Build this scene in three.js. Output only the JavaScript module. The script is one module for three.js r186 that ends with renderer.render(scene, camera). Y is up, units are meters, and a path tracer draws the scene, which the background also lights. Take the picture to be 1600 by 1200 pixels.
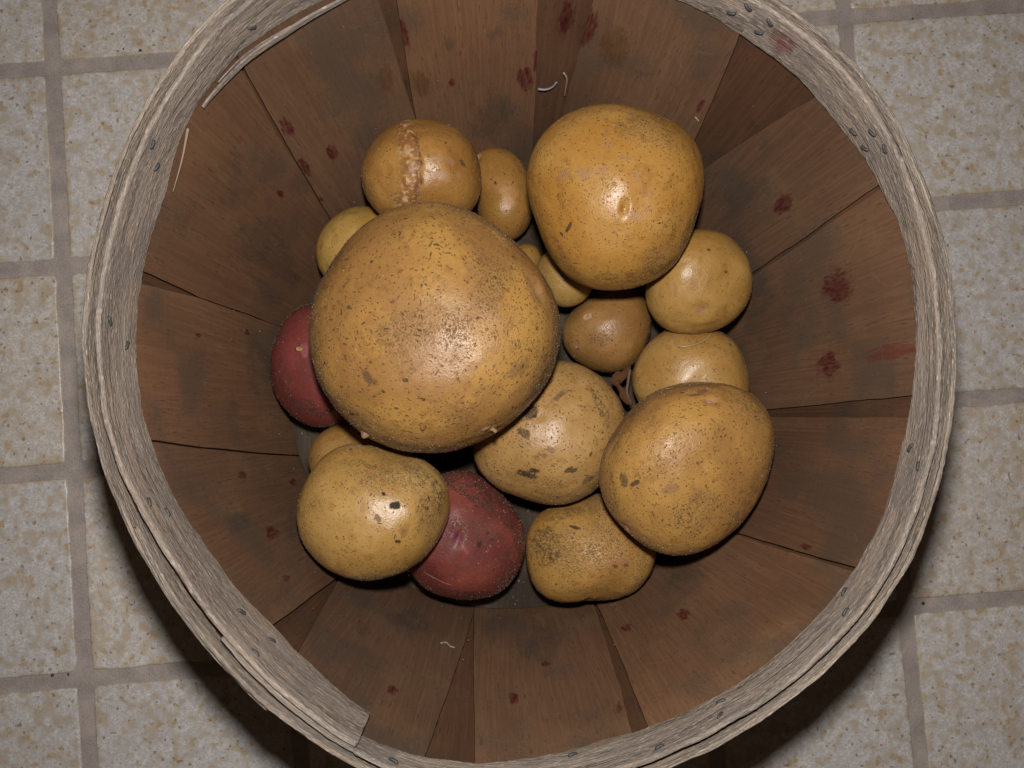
import * as THREE from 'three';
import { mergeGeometries } from 'three/addons/utils/BufferGeometryUtils.js';

// ---------------------------------------------------------------- camera, light, exposure
const scene = new THREE.Scene();
scene.background = new THREE.Color().setRGB(0.042, 0.029, 0.018);          // the dim room round the basket
const camera = new THREE.PerspectiveCamera(38.88, 4 / 3, 0.02, 20);
camera.position.set(-0.0215, 0.692, 0.0437);
camera.up.set(-0.00242, 0.06881, -0.99763);
camera.lookAt(-0.0215 + 0.03513, 0.692 - 0.99701, 0.0437 - 0.06885);
const renderer = new THREE.WebGLRenderer({ antialias: true });
renderer.toneMapping = THREE.LinearToneMapping;
renderer.toneMappingExposure = 1;
renderer.shadowMap.enabled = true;
// the camera's flash: a small hard lamp 7 cm above the lens, the only source in the photograph
const flash = new THREE.SpotLight(new THREE.Color().setRGB(1, 0.96, 0.925), 1.68, 0, 1.05, 0.8, 2);
flash.name = 'camera_flash';
flash.position.set(-0.0215, 0.692, -0.0313);
flash.target.position.set(0.0, 0.05, 0.0);
flash.castShadow = true;
flash.shadow.radius = 0.85;
flash.shadow.mapSize.set(2048, 2048);
flash.shadow.camera.near = 0.1; flash.shadow.camera.far = 2;
scene.add(flash, flash.target);

// ---------------------------------------------------------------- helpers
const names = {};
function numbered(n) { const k = names[n] = (names[n] ?? -1) + 1; return k ? n + '_' + String(k).padStart(3, '0') : n; }
function rng(seed) { let a = seed >>> 0; return () => { a = (a + 0x6D2B79F5) >>> 0; let t = a; t = Math.imul(t ^ (t >>> 15), t | 1); t ^= t + Math.imul(t ^ (t >>> 7), t | 61); return ((t ^ (t >>> 14)) >>> 0) / 4294967296; }; }
const PERM = new Uint8Array(768), VAL = new Float32Array(256);
{ const r = rng(11), p = [...Array(256).keys()]; for (let i = 255; i > 0; i--) { const j = Math.floor(r() * (i + 1)); [p[i], p[j]] = [p[j], p[i]]; } for (let i = 0; i < 768; i++) PERM[i] = p[i & 255]; for (let i = 0; i < 256; i++) VAL[i] = r(); }
function noise(x, y, z) {                                                    // value noise, 0..1
  const xf = Math.floor(x), yf = Math.floor(y), zf = Math.floor(z);
  let u = x - xf, v = y - yf, w = z - zf; const X = xf & 255, Y = yf & 255, Z = zf & 255;
  u = u * u * (3 - 2 * u); v = v * v * (3 - 2 * v); w = w * w * (3 - 2 * w);
  const a = PERM[X] + Y, b = PERM[X + 1] + Y;
  const aa = PERM[a] + Z, ab = PERM[a + 1] + Z, ba = PERM[b] + Z, bb = PERM[b + 1] + Z;
  const x00 = VAL[PERM[aa]] * (1 - u) + VAL[PERM[ba]] * u, x10 = VAL[PERM[ab]] * (1 - u) + VAL[PERM[bb]] * u;
  const x01 = VAL[PERM[aa + 1]] * (1 - u) + VAL[PERM[ba + 1]] * u, x11 = VAL[PERM[ab + 1]] * (1 - u) + VAL[PERM[bb + 1]] * u;
  return (x00 * (1 - v) + x10 * v) * (1 - w) + (x01 * (1 - v) + x11 * v) * w;
}
function fbm(x, y, z, o) { let s = 0, a = 0.5, t = 0; for (let i = 0; i < o; i++) { s += a * noise(x, y, z); t += a; x = x * 2.03 + 7.1; y = y * 2.03 + 3.7; z = z * 2.03 + 5.3; a *= 0.5; } return s / t; }
const clamp = (x, a = 0, b = 1) => x < a ? a : x > b ? b : x;
const smooth = (a, b, x) => { const t = clamp((x - a) / (b - a)); return t * t * (3 - 2 * t); };
const mix = (a, b, t) => a + (b - a) * t;
const RAD = Math.PI / 180;
const SRGB = new Uint8Array(4097);
for (let i = 0; i <= 4096; i++) { const c = i / 4096; SRGB[i] = Math.round(255 * (c <= 0.0031308 ? 12.92 * c : 1.055 * c ** (1 / 2.4) - 0.055)); }
class Paint {                                                                // linear colour plus relief (r), roughness (g) and gloss (a)
  constructor(w, h) { this.w = w; this.h = h; this.c = new Float32Array(w * h * 3); this.b = new Float32Array(w * h); this.r = new Float32Array(w * h); this.s = new Float32Array(w * h).fill(1); }
  blend(i, col, a) { const c = this.c, k = i * 3; c[k] += (col[0] - c[k]) * a; c[k + 1] += (col[1] - c[k + 1]) * a; c[k + 2] += (col[2] - c[k + 2]) * a; }
  color(wrap = THREE.RepeatWrapping) {
    const n = this.w * this.h, d = new Uint8Array(n * 4);
    for (let i = 0; i < n; i++) { for (let k = 0; k < 3; k++) d[i * 4 + k] = SRGB[Math.round(clamp(this.c[i * 3 + k]) * 4096)]; d[i * 4 + 3] = 255; }
    return this.tex(d, THREE.SRGBColorSpace, wrap);
  }
  relief(wrap = THREE.RepeatWrapping) {
    const n = this.w * this.h, d = new Uint8Array(n * 4);
    for (let i = 0; i < n; i++) { d[i * 4] = Math.round(clamp(this.b[i]) * 255); d[i * 4 + 1] = Math.round(clamp(this.r[i]) * 255); d[i * 4 + 3] = Math.round(clamp(this.s[i]) * 255); }
    return this.tex(d, THREE.NoColorSpace, wrap);
  }
  tex(d, space, wrap) { const t = new THREE.DataTexture(d, this.w, this.h, THREE.RGBAFormat); t.colorSpace = space; t.wrapS = t.wrapT = wrap; t.magFilter = THREE.LinearFilter; t.minFilter = THREE.LinearMipmapLinearFilter; t.generateMipmaps = true; t.needsUpdate = true; return t; }
  material(bump, more = {}, wrap) { const rel = this.relief(wrap); return new THREE.MeshPhysicalMaterial({ map: this.color(wrap), bumpMap: rel, roughnessMap: rel, specularIntensityMap: rel, color: new THREE.Color().setRGB(0.72, 0.72, 0.72), bumpScale: bump, roughness: 1, metalness: 0, ...more }); }
}
function shade(o) { o.traverse((m) => { if (m.isMesh) { m.castShadow = true; m.receiveShadow = true; } }); return o; }
function mesh(name, geometry, material, parent = scene) { const m = new THREE.Mesh(geometry, material); m.name = parent === scene ? numbered(name) : name; m.castShadow = m.receiveShadow = true; parent.add(m); return m; }
function tag(o, label, category, group) { Object.assign(o.userData, { label, category }); if (group) o.userData.group = group; return o; }
function sheet(fn, nu, nv, flip = false) {                                   // fn(s, t) -> [x, y, z, u, v]
  const P = [], U = [], I = [];
  for (let j = 0; j <= nv; j++) for (let i = 0; i <= nu; i++) { const q = fn(i / nu, j / nv); P.push(q[0], q[1], q[2]); U.push(q[3], q[4]); }
  for (let j = 0; j < nv; j++) for (let i = 0; i < nu; i++) { const a = j * (nu + 1) + i, b = a + 1, c = a + nu + 1, d = c + 1; flip ? I.push(a, c, b, b, c, d) : I.push(a, b, c, b, d, c); }
  const g = new THREE.BufferGeometry(); g.setAttribute('position', new THREE.Float32BufferAttribute(P, 3)); g.setAttribute('uv', new THREE.Float32BufferAttribute(U, 2)); g.setIndex(I); g.computeVertexNormals(); return g;
}
function slab(front, back, nu, nv) {                                         // a closed sheet of wood between two surfaces
  const lerp = (a, b, t) => a.map((x, k) => mix(x, b[k], t));
  const edge = (f) => (s, t) => { const q = f(s); return lerp(front(...q), back(...q), t); };
  return mergeGeometries([sheet(front, nu, nv), sheet(back, nu, nv, true),
    sheet(edge((s) => [s, 0]), nu, 1, true), sheet(edge((s) => [s, 1]), nu, 1), sheet(edge((s) => [0, s]), nv, 1), sheet(edge((s) => [1, s]), nv, 1, true)]);
}
function tube(points, radius, taper = 1, seg = 40, sides = 6) {              // a tapering rod along points
  const curve = new THREE.CatmullRomCurve3(points.map((p) => new THREE.Vector3(...p)));
  const g = new THREE.TubeGeometry(curve, seg, radius, sides, false), p = g.attributes.position, c = new THREE.Vector3();
  for (let i = 0; i <= seg; i++) { curve.getPointAt(i / seg, c); const k = mix(1, taper, i / seg) * (i === 0 || i === seg ? 0.25 : 1); for (let j = 0; j <= sides; j++) { const n = i * (sides + 1) + j; p.setXYZ(n, mix(c.x, p.getX(n), k), mix(c.y, p.getY(n), k), mix(c.z, p.getZ(n), k)); } }
  g.computeVertexNormals(); return g;
}

// ---------------------------------------------------------------- floor: sheet of printed tiles with sunk joints
const PITCH = 0.12918, JOINT = 0.0092, GRID = [-0.2921, -0.2069], GA = -Math.atan2(-0.0103, 0.1288);
{
  const floor = new THREE.Group(); floor.name = 'floor'; floor.userData = { kind: 'structure', label: 'speckled off-white tile floor with grey joints under the basket' }; scene.add(floor);
  floor.position.set(GRID[0], -0.0009, GRID[1]); floor.rotation.y = GA;
  const N = 2048, P = new Paint(N, N), M = PITCH * 4 / N;
  for (let y = 0; y < N; y++) for (let x = 0; x < N; x++) {
    const X = x * M, Y = y * M, i = y * N + x;
    const wob = 0.0016 * (noise(X * 260, Y * 260, 3) - 0.5) + 0.0010 * (noise(X * 900, Y * 900, 5) - 0.5);
    const tx = ((X / PITCH) % 1) * PITCH, ty = ((Y / PITCH) % 1) * PITCH;
    const e = Math.min(tx, ty, PITCH - tx, PITCH - ty) - JOINT / 2 + wob;      // distance in from the printed edge
    const big = fbm(X * 30, Y * 30, 1.5, 2), mid = fbm(X * 190, Y * 190, 8.2, 3), fine = noise(X * 1500, Y * 1500, 2.2), grain = noise(X * 3600, Y * 3600, 4.1);
    const m2 = noise(X * 720, Y * 720, 12.5), sc = 0.45 * (m2 - 0.5) + 0.5 * (fine - 0.5) + 0.35 * (grain - 0.5), pale = smooth(0.2, 0.8, m2 * 0.5 + fine * 0.5), c = [mix(0.46, 0.70, pale), mix(0.435, 0.67, pale), mix(0.41, 0.65, pale)];
    P.c.set(c, i * 3);
    P.blend(i, [0.45, 0.36, 0.255], 0.85 * smooth(0.40, 0.66, mid + 0.16 * (big - 0.5) + 0.55 * sc));
    P.blend(i, [0.37, 0.34, 0.34], 0.5 * smooth(0.50, 0.72, fbm(X * 420 + 40, Y * 420, 3.3, 2) + 0.4 * sc));
    P.blend(i, [0.39, 0.255, 0.105], 0.75 * smooth(0.53, 0.72, fbm(X * 230 + 9, Y * 230 + 70, 6.6, 3) + 0.5 * sc));
    P.blend(i, [0.22, 0.13, 0.06], 0.75 * smooth(0.765, 0.85, noise(X * 430 + 30, Y * 430, 9.4) + 0.35 * sc));
    P.blend(i, [0.41, 0.30, 0.155], 0.55 * smooth(0.0036, 0.0008, e) * smooth(0.30, 0.62, noise(X * 210, Y * 210, 17)));   // ochre print along the tile edges
    P.b[i] = 0.5 + 0.28 * (fine - 0.5) + 0.3 * (mid - 0.5) + 0.16 * (grain - 0.5);
    P.r[i] = 0.44 + 0.16 * (fine - 0.5) + 0.1 * (mid - 0.5);
  }
  const r = rng(5);
  for (let k = 0; k < 300; k++) {                                              // dark flecks in the print and on it
    const cx = r() * N, cy = r() * N, rad = 1.2 + r() * r() * 6, dk = 0.35 + 0.5 * r();
    for (let y = -9; y <= 9; y++) for (let x = -9; x <= 9; x++) { const px = (cx + x + N) % N | 0, py = (cy + y + N) % N | 0; const d = Math.hypot(x, y * (0.7 + 0.6 * r())) / rad; if (d < 1) P.blend(py * N + px, [0.13, 0.085, 0.05], dk * smooth(1, 0.55, d)); }
  }
  const tileMat = P.material(0.00035); tileMat.name = 'printed_tile';
  const Q = new Paint(512, 512);
  for (let i = 0; i < 512 * 512; i++) { const x = i % 512, y = i / 512 | 0, a = noise(x * 0.45, y * 0.45, 1), b = fbm(x / 40, y / 40, 2, 3); const k = 0.80 + 0.30 * a + 0.5 * (b - 0.5) - 0.35 * smooth(0.86, 0.95, noise(x * 0.2, y * 0.2, 8)); Q.c.set([0.34 * k, 0.288 * k, 0.258 * k], i * 3); Q.b[i] = 0.5 + 0.4 * (a - 0.5); Q.r[i] = 0.62; }
  const joint = Q.material(0.0003); joint.name = 'grey_joint';
  const bed = new THREE.BoxGeometry(PITCH * 13, 0.004, PITCH * 13); { const u = bed.attributes.uv; for (let i = 0; i < u.count; i++) u.setXY(i, u.getX(i) * 16, u.getY(i) * 16); }
  const b = mesh('joint_bed', bed, joint, floor); b.position.set(PITCH * 2, -0.002, PITCH * 2);
  // a tile: a low slab with a soft wavering edge; sixteen cuts of the print
  const cuts = [];
  for (let v = 0; v < 16; v++) {
    const ci = v % 4, cj = v >> 2, S = (PITCH - JOINT) / 2, n = 30, ring = [], H = 0.0009;
    for (let k = 0; k < 4 * n; k++) { const side = k / n | 0, t = (k % n) / n * 2 - 1; const w = 0.00075 * (noise(k * 0.35, v * 9.1, 1) - 0.5) + 0.0005 * (noise(k * 1.1, v * 5.1, 7) - 0.5), q = S + w, cr = 1 - 0.010 * Math.abs(t) ** 16; ring.push([[t, -1], [1, t], [-t, 1], [-1, -t]][side].map((a) => a * q * cr)); }
    const prof = [[1.0, 0], [0.9965, 0.45], [0.990, 0.82], [0.980, 0.97], [0.962, 1.0], [0.90, 1.0], [0.5, 1.0]], P3 = [], UV = [], I = [];
    const put = (x, y, z) => { P3.push(x, y, z); UV.push((ci + 0.5 + x / PITCH) / 4, (cj + 0.5 + z / PITCH) / 4); };
    prof.forEach(([s, h]) => ring.forEach(([x, z]) => put(x * s, h * H, z * s))); put(0, H, 0);
    const m = ring.length; for (let j = 0; j < prof.length - 1; j++) for (let k = 0; k < m; k++) { const a = j * m + k, c = j * m + (k + 1) % m; I.push(a, a + m, c, c, a + m, c + m); }
    for (let k = 0; k < m; k++) I.push((prof.length - 1) * m + k, prof.length * m, (prof.length - 1) * m + (k + 1) % m);
    const g = new THREE.BufferGeometry(); g.setAttribute('position', new THREE.Float32BufferAttribute(P3, 3)); g.setAttribute('uv', new THREE.Float32BufferAttribute(UV, 2)); g.setIndex(I); g.computeVertexNormals(); cuts.push(g);
  }
  const pick = rng(31), tints = [[1, 1, 1], [0.95, 0.955, 0.97], [1.03, 1.01, 0.98], [0.97, 0.945, 0.91]].map((c) => { const m = tileMat.clone(); m.color.setRGB(...c.map((v) => v * 0.675)); return m; });
  for (let j = -4; j <= 7; j++) for (let i = -4; i <= 7; i++) {
    const t = mesh('tile', cuts[Math.floor(pick() * 16)], tints[Math.floor(pick() * 4)], floor); t.position.set((i + 0.5) * PITCH, 0, (j + 0.5) * PITCH); t.rotation.y = Math.floor(pick() * 4) * Math.PI / 2;
  }
}
console.log('floor done');

// ---------------------------------------------------------------- basket: wide and narrow staves, two hoops, a board
const TOP = 0.212, BOT = 0.012, RB = 0.138;
const CT = [0.19118, 0.00118, -0.0091, -0.00212, 0.00224, 0.00182, -0.00262, -0.00078, -0.00012, -0.0018, 0.00138];
const CO = [0.19662, 0.00095, -0.00834, -0.00159, 0.00074, 0.00221, -0.00281, -0.00066, 0.00028, -0.00087, 0.00096];
const four = (c, a) => { let s = c[0]; for (let k = 1; k <= 5; k++) s += c[2 * k - 1] * Math.cos(k * a) + c[2 * k] * Math.sin(k * a); return s; };
const wallR = (a, y) => mix(RB, four(CT, a), (y - BOT) / (TOP - BOT));
const basket = new THREE.Group(); basket.name = 'bushel_basket'; scene.add(basket);
tag(basket, 'round wooden splint basket with grey stapled hoops, full of potatoes on the floor', 'basket');

// wood of the staves: brown veneer with upright grain, berry-red stains and grey soil marks
const STAINS = [[-15.2, 141, 14, 10, 0], [-2.1, 125, 10.5, 7.6, 0], [-2.5, 177, 20, 3.6, 3], [-32.7, 122, 9, 5, 0], [54.1, 103, 7.4, 4, 0], [65.1, 79, 6, 4.4, 0], [83.4, 93, 3.7, 2.9, 0], [90.2, 129, 6.2, 2.8, 0], [111.2, 145, 5.5, 3, 0], [147.3, 99, 9.4, 4.8, 0], [138.3, 118, 4.4, 2.2, 0], [-128.6, 90, 8.2, 3.6, 0], [-132.7, 130, 8.3, 3.4, 0], [-134.5, 96, 9.2, 2.8, 0], [-141.6, 99, 4.5, 2.1, 0], [-87.8, 106, 11.5, 4.6, 0], [-86.2, 124, 10.1, 1.6, 0], [-78.3, 156, 13.4, 3.8, 0], [-108.4, 149, 12.7, 2, 0], [-101.7, 104, 3.8, 2.1, 0], [-55.5, 131, 7.5, 1.6, 0], [-169.5, 72, 3.3, 2, 0], [-173.1, 125, 2.6, 1.6, 0], [-135.9, 64, 3.5, 1.8, 0], [160.2, 98, 6.9, 2.5, 0], [156, 34, 5.9, 2.6, 0], [73.2, 159, 5.5, 1.9, 0], [31, 144, 5.2, 1.6, 0], [-113.6, 120, 9.7, 5.8, 1], [-107.7, 108, 11.7, 5.1, 1], [-73.4, 147, 17, 9, 1], [-42.6, 138, 8.6, 3, 2], [174.6, 88, 10, 5, 2], [-14.1, 103, 12, 7, 4], [-84.5, 153, 8.6, 6.5, 2], [-93.4, 142, 6.7, 4.5, 2], [-101.5, 134, 7.6, 4.3, 2], [-150, 92, 26, 16, 2], [-146, 140, 20, 12, 2], [-155, 60, 30, 20, 2], [-176, 50, 24, 18, 2], [-120, 60, 20, 16, 2], [-95, 72, 22, 14, 2], [-70, 84, 20, 12, 2], [-38, 92, 26, 16, 2], [-20, 70, 20, 14, 2], [14, 80, 20, 9, 2], [46, 66, 26, 16, 2], [84, 64, 26, 14, 2], [112, 60, 22, 14, 2], [146, 60, 20, 16, 2], [120, 100, 10, 8, 2], [152, 128, 16, 7, 2]];
const STAINCOL = [[0.072, 0.010, 0.010], [0.080, 0.038, 0.010], [0.050, 0.041, 0.033], [0.13, 0.022, 0.015], [0.105, 0.034, 0.030]];
function veneer(start) {                                                     // 195 degrees of wall from start, 0 to 0.215 m up
  const W = 2048, H = 1024, P = new Paint(W, H), r0 = rng(start + 500);
  for (let y = 0; y < H; y++) for (let x = 0; x < W; x++) {
    const A = start + x / W * 195, X = A * RAD * 0.168, Y = y / H * 0.215, i = y * W + x;
    const warp = 0.004 * (fbm(X * 14, Y * 9, 4, 2) - 0.5);
    const grain = fbm((X + warp) * 900, Y * 26, 1, 3), pores = noise((X + warp) * 2600, Y * 150, 9), broad = fbm(X * 26, Y * 11, 3, 3), patch = fbm(X * 46, Y * 40, 12, 3), speck = noise(X * 2300, Y * 2300, 6);
    const k = 0.76 + 0.44 * grain + 0.46 * (broad - 0.5);
    P.c.set([0.154 * k, 0.085 * k * (0.98 + 0.08 * (patch - 0.5)), 0.047 * k], i * 3);
    P.blend(i, [0.190, 0.106, 0.056], 0.36 * smooth(0.52, 0.72, patch + 0.12 * (grain - 0.5)));       // redder and paler figure in the wood
    P.blend(i, [0.07, 0.036, 0.02], 0.6 * smooth(0.66, 0.9, pores) * smooth(0.3, 0.6, grain));
    P.blend(i, [0.078, 0.060, 0.045], 0.62 * smooth(0.46, 0.68, fbm(X * 34 + 20, Y * 30, 21, 5) + 0.26 * (speck - 0.5) + 0.12 * (grain - 0.5)));   // soil dust rubbed into the grain
    P.blend(i, [0.05, 0.038, 0.028], 0.45 * smooth(0.90, 0.97, noise(X * 720 + 3, Y * 520, 31)));
    P.blend(i, [0.30, 0.27, 0.24], 0.5 * smooth(0.92, 0.98, noise(X * 1300, Y * 1300, 41)));                              // pale grit
    P.b[i] = 0.5 + 0.42 * (grain - 0.5) - 0.22 * smooth(0.7, 0.95, pores) + 0.12 * (speck - 0.5);
    P.r[i] = 0.78 + 0.12 * (grain - 0.5);
  }
  for (const [a0, y0, hr, ht, kind] of STAINS) for (const a of [a0 - 360, a0, a0 + 360]) {
    const cx = (a - start) / 195 * W, cy = y0 / 215 * H, sx = ht / 1000 / 0.168 / RAD / 195 * W, sy = hr / 215 * H;
    for (let y = Math.max(0, cy - 2 * sy | 0); y < Math.min(H, cy + 2 * sy); y++) for (let x = Math.max(0, cx - 2 * sx | 0); x < Math.min(W, cx + 2 * sx); x++) {
      const dx = (x - cx) / sx, dy = (y - cy) / sy, i = y * W + x, soft = kind === 2 || kind === 4 ? 0.9 : 0.42;
      const fx = 2.2 / Math.max(9, sx), fy = 1.5 / Math.max(9, sy), d = Math.hypot(dx, dy) + (kind === 2 ? 2.2 : 1.05) * (fbm(x * fx + a0, y * fy, a0, 4) - 0.5) + (kind === 2 ? 0.7 : 0.42) * (noise(x * 0.6, y * 0.10, 5) - 0.5);
      const al = smooth(1.0, 1.0 - soft, d) * (kind === 2 ? 0.46 : kind === 1 ? 0.55 : kind === 4 ? 0.35 : kind === 3 ? 0.6 : 0.86) * (0.5 + 0.75 * noise(x * 0.33, y * 0.06, 8));
      if (al > 0.003) P.blend(i, STAINCOL[kind], clamp(al));
    }
  }
  for (let k = 0; k < 60; k++) {                                               // hair-thin pale scratches
    let x = r0() * W, y = r0() * H * 0.8 + 90, dir = r0() * 6.28; const n = 20 + r0() * 110, al = 0.12 + 0.22 * r0(), turn = (r0() - 0.5) * 0.03;
    for (let s = 0; s < n; s++) { x += Math.cos(dir); y += Math.sin(dir); dir += turn; if (x > 1 && x < W - 2 && y > 1 && y < H - 2) { const i = (y | 0) * W + (x | 0); P.blend(i, [0.26, 0.17, 0.11], al); P.blend(i + 1, [0.26, 0.17, 0.11], al * 0.5); } }
  }
  return P;
}
const VA = veneer(-90), VB = veneer(92);
const veneerMats = (P) => { const base = P.material(0.0006, { specularIntensity: 0.2 }, THREE.ClampToEdgeWrapping); return [[1, 1, 1], [0.88, 0.9, 0.92], [1.12, 1.08, 1.02], [0.95, 0.90, 0.86], [0.62, 0.57, 0.54], [0.72, 0.67, 0.65]].map((c, k) => { const m = base.clone(); m.color.setRGB(...c.map((v) => v * 0.72)); m.name = 'veneer_' + k; return m; }); };
const MA = veneerMats(VA), MB = veneerMats(VB);
// joints, clockwise: [left edge: angle, at height, angle, at height; right edge likewise]
const JOINTS = [[[-133.3, 178, -137.5, 40], [-132.8, 178, -137.0, 40]], [[-110.9, 171, -110.3, 93], [-108.4, 168, -110, 81]], [[-86.9, 162, -84.9, 66], [-78.6, 169, -79.4, 82]], [[-56.2, 180, -52.9, 106], [-43.5, 168, -47.7, 95]], [[-26.7, 184, -24.6, 67], [-26.1, 184, -23.9, 67]], [[4.4, 185, 5.6, 62], [7.7, 184, 7.5, 96]], [[31.2, 181, 33.8, 74], [31.9, 181, 34.4, 74]], [[70.3, 174, 68, 34], [72.7, 172, 68.7, 32]], [[96.7, 177, 98.7, 19], [103.4, 181, 99, 20]], [[127.8, 165, 130.7, 77], [133.8, 167, 131.7, 64]], [[168.0, 173, 161.9, 5], [168.4, 173, 162.3, 5]], [[192.2, 175, 194.0, 113], [194.1, 175, 193.0, 36]]];
const lineAt = (l, y) => mix(l[0], l[2], (y * 1000 - l[1]) / (l[3] - l[1]));
const edgeAt = (k, side, y) => { const J = JOINTS[((k % 12) + 12) % 12], turn = k >= 12 ? 360 : 0, L = lineAt(J[0], y), R = lineAt(J[1], y), gap = Math.max(R - L, 0.22), m = (L + R) / 2; return m + (side ? gap / 2 : -gap / 2) + turn; };
const pickU = (deg) => { const d = ((deg % 360) + 360) % 360, inB = d > 98 && d < 279; return inB ? [MB, 92] : [MA, -90]; };
{
  const r = rng(77);
  for (let k = 0; k < 12; k++) {
    const y0 = 0.0008, y1 = TOP - 0.0045 - 0.005 * r(), mid = (edgeAt(k, 1, 0.1) + edgeAt(k + 1, 0, 0.1)) / 2, [mats, start] = pickU(mid), lift = 0.0006 + 0.0008 * r(), seed = r() * 50, cup = (r() - 0.4) * 0.0012;
    const at = (s, t, out) => {
      const y = mix(y0, y1, t), rag = (e) => 0.12 * (noise(y * 260, seed + e, 3) - 0.5) + 0.22 * (noise(y * 40, seed + e, 5) - 0.5), L = edgeAt(k, 1, y) + rag(1), R = edgeAt(k + 1, 0, y) + rag(9), deg = mix(L, R, s), a = deg * RAD;
      const half = (R - L) / 2 * RAD, flat = wallR(a, y) * (1 - Math.cos(half) / Math.cos((s - 0.5) * 2 * half));   // what a flat board would stand in by
      const keep = smooth(1, 0.82, t);
      let rr = wallR(a, y) - 0.32 * flat * keep - (lift * Math.abs(s * 2 - 1) ** 6 + cup * Math.sin(t * 3)) * keep + 0.0008 * (noise(deg * 0.3, y * 20, seed) - 0.5) * keep;
      rr += out;
      let u = deg - start; while (u < -3) u += 360; while (u > 357) u -= 360;
      return [rr * Math.cos(a), y, rr * Math.sin(a), u / 195, y / 0.215];
    };
    mesh('stave', slab((s, t) => at(s, t, 0), (s, t) => at(s, t, 0.0016), 14, 34), mats[[0, 2, 0, 1, 0, 3, 2, 0, 1, 0, 2, 3][k]], basket);
    // the narrow stave behind the joint
    const J0 = edgeAt(k, 0, 0.1), J1 = edgeAt(k, 1, 0.1), c = (J0 + J1) / 2, hw = (J1 - J0) / 2 + 5.5 + 2 * r(), [m2, st2] = pickU(c), top2 = TOP - 0.006 - 0.006 * r();
    const at2 = (s, t, out) => { const y = mix(y0, top2, t), deg = c + (s * 2 - 1) * hw, a = deg * RAD, rr = wallR(a, y) + 0.0019 + out; let u = deg - st2; while (u < -3) u += 360; while (u > 357) u -= 360; return [rr * Math.cos(a), y, rr * Math.sin(a), clamp(u / 195 + 0.02), y / 0.215]; };
    mesh('narrow_stave', slab((s, t) => at2(s, t, 0), (s, t) => at2(s, t, 0.0014), 8, 16), m2[k % 2 ? 4 : 5], basket);
  }
}
// grey weathered hoop wood: long fibres
function hoopWood(seed, red) {
  const W = 2048, H = 512, P = new Paint(W, H);
  for (let y = 0; y < H; y++) for (let x = 0; x < W; x++) {
    const X = x / W * 0.62, Y = y / H * 0.06, i = y * W + x, wx = Math.min(X, 0.62 - X), w = smooth(0, 0.02, wx);
    const warp = 0.0012 * (fbm(X * 7, Y * 30, seed, 2) - 0.5);
    const f1 = fbm(X * 60, (Y + warp) * 800, seed, 4), f2 = noise(X * 420, (Y + warp) * 3600, seed + 3), broad = fbm(X * 20, Y * 120, seed + 6, 3), sp = noise(X * 2600, Y * 2600, 2);
    const k = 0.42 + 0.80 * f1 + 0.42 * (f2 - 0.5) + 0.30 * (noise(X * 900, Y * 1500, 5) - 0.5) + 0.55 * (broad - 0.5);
    P.c.set([0.290 * k, 0.250 * k, 0.218 * k], i * 3);
    P.blend(i, [0.31, 0.225, 0.165], 0.30 * smooth(0.5, 0.72, fbm(X * 30 + 5, Y * 240, seed + 9, 3)) * w);
    P.blend(i, [0.055, 0.043, 0.034], 0.85 * smooth(0.73, 0.83, fbm(X * 9, (Y + warp) * 900, seed + 14, 2)));         // dark splits along the fibre
    P.blend(i, [0.16, 0.145, 0.135], 0.6 * smooth(0.52, 0.70, fbm(X * 60, Y * 90, seed + 20, 4) + 0.2 * (sp - 0.5)));
    P.blend(i, [0.46, 0.42, 0.38], 0.45 * smooth(0.66, 0.92, f2));
    P.b[i] = 0.5 + 0.35 * (f1 - 0.5) + 0.40 * (f2 - 0.5) + 0.3 * (sp - 0.5) - 0.4 * smooth(0.73, 0.83, fbm(X * 9, (Y + warp) * 900, seed + 14, 2));
    P.r[i] = 0.66 + 0.2 * (f1 - 0.5);
  }
  return P;
}
const hoopMat = hoopWood(3).material(0.0006, { specularIntensity: 0.5, color: new THREE.Color().setRGB(0.80, 0.765, 0.725) }), outerMat = hoopWood(60).material(0.0006, { specularIntensity: 0.5 }); outerMat.color.setRGB(0.88, 0.83, 0.76);
hoopMat.name = 'weathered_hoop'; outerMat.name = 'weathered_outer_hoop';
// low edge of the inner hoop, measured round the rim (degrees, mm)
const LOW = [[-180, 184.7], [-171, 184.2], [-163, 184], [-155, 183.7], [-146, 190], [-140, 192], [-133, 191.5], [-124, 187.8], [-117, 186.4], [-90, 190], [-65, 193], [-56, 189.1], [-47, 188.8], [-38, 188.2], [-26, 193.3], [-21, 197], [-14, 198], [-8, 197.5], [0, 196], [6, 194.2], [13, 191.4], [23, 192.6], [33, 191.2], [46, 191.1], [57, 191.6], [64, 191.1], [78, 186.6], [88, 188.3], [97, 193], [104, 195.5], [113, 199]];
const LOW2 = [[113, 184.5], [118, 183], [125, 180.1], [134, 179.2], [143, 182.6], [150, 182.7], [157, 184.6], [167, 183.4], [180, 184.7]];
const tab = (T, x) => { for (let i = 1; i < T.length; i++) if (x <= T[i][0]) { const t = smooth(T[i - 1][0], T[i][0], x); return mix(T[i - 1][1], T[i][1], t * 0.6 + 0.4 * clamp((x - T[i - 1][0]) / (T[i][0] - T[i - 1][0]))); } return T[T.length - 1][1]; };
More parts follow.
